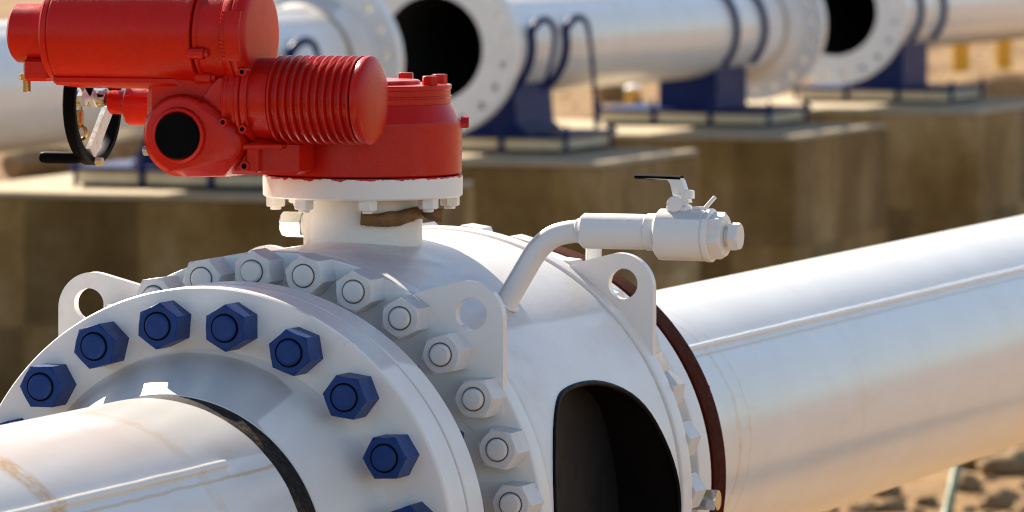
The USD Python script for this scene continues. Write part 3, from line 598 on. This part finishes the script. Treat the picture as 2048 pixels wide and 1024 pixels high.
# ---------------------------------------------------------------- pipe supports
def support(label, xc, kind, BZ):
    t = thing('pipe_support', label, 'pipe support', (xc, BY, H+TOP), 'blue supports under the background pipes')
    z0, z1 = TOP+0.085, TOP+0.108
    part(t, 'base_plate', box(xc-0.46, xc+0.46, BY-0.58, BY+0.58, z0, z1, 0.004), 'navy')
    L = 0.32
    # saddle: two webs and a curved cradle
    sad = Polygon([(-0.19, z1-BZ), (0.19, z1-BZ), (0.19, -0.12), (-0.19, -0.12)] if kind == 'strap' else [(-0.30, z1-BZ), (0.30, z1-BZ), (0.24, z1-BZ+0.05), (0.215, -0.18), (0.215, -0.12), (-0.215, -0.12), (-0.215, -0.18), (-0.24, z1-BZ+0.05)]).difference(Point(0, 0).buffer(0.3065, 48))
    v = extrude_x(sad, xc-L, xc+L); v = trimesh.Trimesh(v.vertices + [0, BY, BZ], v.faces)
    part(t, 'saddle', v, 'navy')
    for y0_, y1_ in ((-0.54, -0.20), (-0.17, 0.17), (0.20, 0.54)):
        part(t, 'packing_plate', box(xc-0.43, xc+0.43, BY+y0_, BY+y1_, TOP+0.022, z0-0.002, 0.004), 'packing')
    part(t, 'shadow_strip', box(xc-0.42, xc+0.42, BY-0.52, BY+0.52, TOP-0.002, TOP+0.021, 0.003), 'black')  # black slab painting the shadow line beneath the packing plates
    for sx, sy in ((-0.40, -0.562), (0.40, -0.562), (-0.40, 0.562), (0.40, 0.562), (-0.448, -0.185), (-0.448, 0.185)):
        st = part(t, 'stud', cyl(0.012, TOP-0.05, z1+0.05, (0, 0, 1), (xc+sx, BY+sy, 0), 14), 'navy')
        part(st, 'nut', hexprism(0.022, z1+0.0005, z1+0.02, (0, 0, 1), (xc+sx, BY+sy, 0), sx), 'navy', smooth=25)
    for sx in (-0.30, 0.30):
        x = xc+sx; r = 0.322
        if kind == 'strap':
            P = [(x, BY+r*math.sin(a), BZ+r*math.cos(a)) for a in np.linspace(-2.35, 2.35, 40)]
            part(t, 'strap', tube(P, 0.020, 12, 1), 'navy')
        else:               # loose hook bolt: hugs the pipe, bends over and hangs straight down
            lean = 0.20 if sx < 0 else 0.05
            P = [(x, BY+r*math.sin(a), BZ+r*math.cos(a)) for a in np.linspace(-2.45, -1.33, 16)]
            e = P[-1]
            P += [(x+0.05, e[1]-0.02, e[2]+0.055), (x+0.14, e[1]-0.04, e[2]+0.075), (x+0.22, e[1]-0.055, e[2]+0.05), (x+0.25, e[1]-0.065, e[2]-0.03)]
            rr = [0.026]*16 + [0.024, 0.020, 0.017, 0.014]
            if sx < 0: P += [(x+0.22, BY-0.36, BZ-0.12), (x+0.12, BY-0.34, BZ-0.26)]
            else: P += [(x+0.25, BY-0.40, BZ-0.15), (x+0.25, BY-0.42, z1-0.0)]
            rr += [0.013, 0.013]
            xs = np.arange(len(P)); fine = np.linspace(0, len(P)-1, 90)
            PF = np.c_[[np.interp(fine, xs, np.array(P)[:, k]) for k in range(3)]].T
            for _ in range(4): PF[1:-1] = (PF[:-2]+2*PF[1:-1]+PF[2:])/4
            part(t, 'hook_bolt', tube(PF, np.interp(fine, xs, rr), 12, 1), 'navy')
    return t
support('dark blue pipe support on the left block, its plate glimpsed under the red actuator', 17.85, 'hook', 0.29)
support('dark blue pipe support under the open pipe end, with two loose hooked bolts', 22.15, 'hook', 0.318)
support('dark blue pipe support on the middle block with straps around the pipe', 26.05, 'strap', 0.318)
support('dark blue pipe support at the far right block, straps around the pipe', 30.35, 'strap', 0.362)

# ---------------------------------------------------------------- yellow posts beyond the blocks
def post(label, x, y, top, r=0.075):
    t = thing('bollard', label, 'bollard', (x, y, float(gh(x, y))-0.1), 'yellow posts beyond the blocks')
    z0 = float(gh(x, y))-H-0.2
    part(t, 'post', cyl(r, z0, top, (0, 0, 1), (x, y, 0), 32, 0.01), 'yellow')
    part(t, 'cap', fix(lathe([(top-0.004, r+0.004), (top+0.012, r+0.004), (top+0.030, r*0.6), (top+0.034, 0.0)], (0, 0, 1), (x, y, 0), 32)), 'cream')
post('yellow post beyond the right block, left one of the pair below the far pipe', 38.15, 8.9, -0.07, 0.075)
post('yellow post beyond the right block, nearest the right edge of the picture', 39.35, 8.85, -0.055, 0.070)
post('low yellow post with a cream cap seen under the middle pipe', 30.85, 9.35, -0.245, 0.06)

# ---------------------------------------------------------------- stones
def stone(label, x, y, r, seed, sq=(1, 0.85, 0.62), dz=0.25):
    m = rock(r, seed, sq, 3); a = seed*1.7
    v = m.vertices; v = np.c_[v[:, 0]*math.cos(a)-v[:, 1]*math.sin(a), v[:, 0]*math.sin(a)+v[:, 1]*math.cos(a), v[:, 2]]
    z = float(gh(x, y))-H + r*dz
    solo('stone', trimesh.Trimesh(v+[x, y, z], m.faces, process=False), 'stone', label, 'stone', 'stones lying on the ground', smooth=35)
for a in [('big rounded brown stone at the right edge, just below the pipe', 18.7, 3.36, 0.15, 1), ('brown stone halfway between the pale green pole and the left end of the visible ground', 17.6, 3.68, 0.085, 2),
          ('pale stone at the bottom edge, second from the left on the visible ground', 17.05, 3.50, 0.075, 3), ('small grey stone directly left of the pale green pole', 17.4, 3.42, 0.065, 4),
          ('flat sandy stone near the bottom edge, right of the pale green pole', 17.5, 3.08, 0.11, 5), ('stone in the bottom right corner of the view', 17.1, 2.84, 0.09, 6),
          ('dark stone in the shade tight under the pipe, above the pale green pole', 19.0, 3.62, 0.14, 7), ('low stone between the pale green pole and the big rounded stone', 18.0, 3.40, 0.09, 8),
          ('pale stone at the bottom of the view below the pipe, farthest left', 17.0, 3.62, 0.07, 12)]:
    stone(*a)
for a in [('large brown stone on the earth bank at the left edge', 20.2, 9.25, 0.24, 21), ('pale stone on the bank behind the left block, below the handwheel', 20.9, 9.3, 0.20, 22),
          ('brown stone on the bank right of the handwheel', 22.0, 9.45, 0.20, 23), ('dark stone on the bank just behind the left block, nearest the actuator', 21.6, 9.05, 0.16, 24),
          ('brown stone on the bank under the middle pipe, right of the hooked bolts', 32.4, 10.0, 0.17, 25)]:
    stone(*a, dz=0.55)
# loose gravel
G = []
base = trimesh.creation.icosphere(1, 1.0)
for i in range(2600):
    if i < 1700: x, y = rng.uniform(14, 24), rng.uniform(1.8, 5.8)
    else: x, y = rng.uniform(17, 46), rng.uniform(8.9, 12)
    r = 0.012 + 0.03*rng.random()**2.5
    v = base.vertices*(0.7+0.6*rng.random((len(base.vertices), 1)))*np.array([1, rng.uniform(0.6, 1), rng.uniform(0.4, 0.8)])*r
    G.append(trimesh.Trimesh(v+[x, y, float(gh(x, y))-H+r*0.2], base.faces, process=False))
solo('gravel', trimesh.util.concatenate(G), 'stone', 'small loose gravel strewn over the sandy ground', 'gravel', kind='stuff', smooth=False)
# pale green pole behind the far pipe
pz = float(gh(16.6, 3.1))-H
solo('pole', tube([(16.45, 3.10, pz-0.1), (16.9, 3.14, pz+0.22), (17.6, 3.25, pz+0.62)], 0.024, 16, 4), 'greenpole', 'leaning pale green pole on the stony ground below the pipe', 'pole')
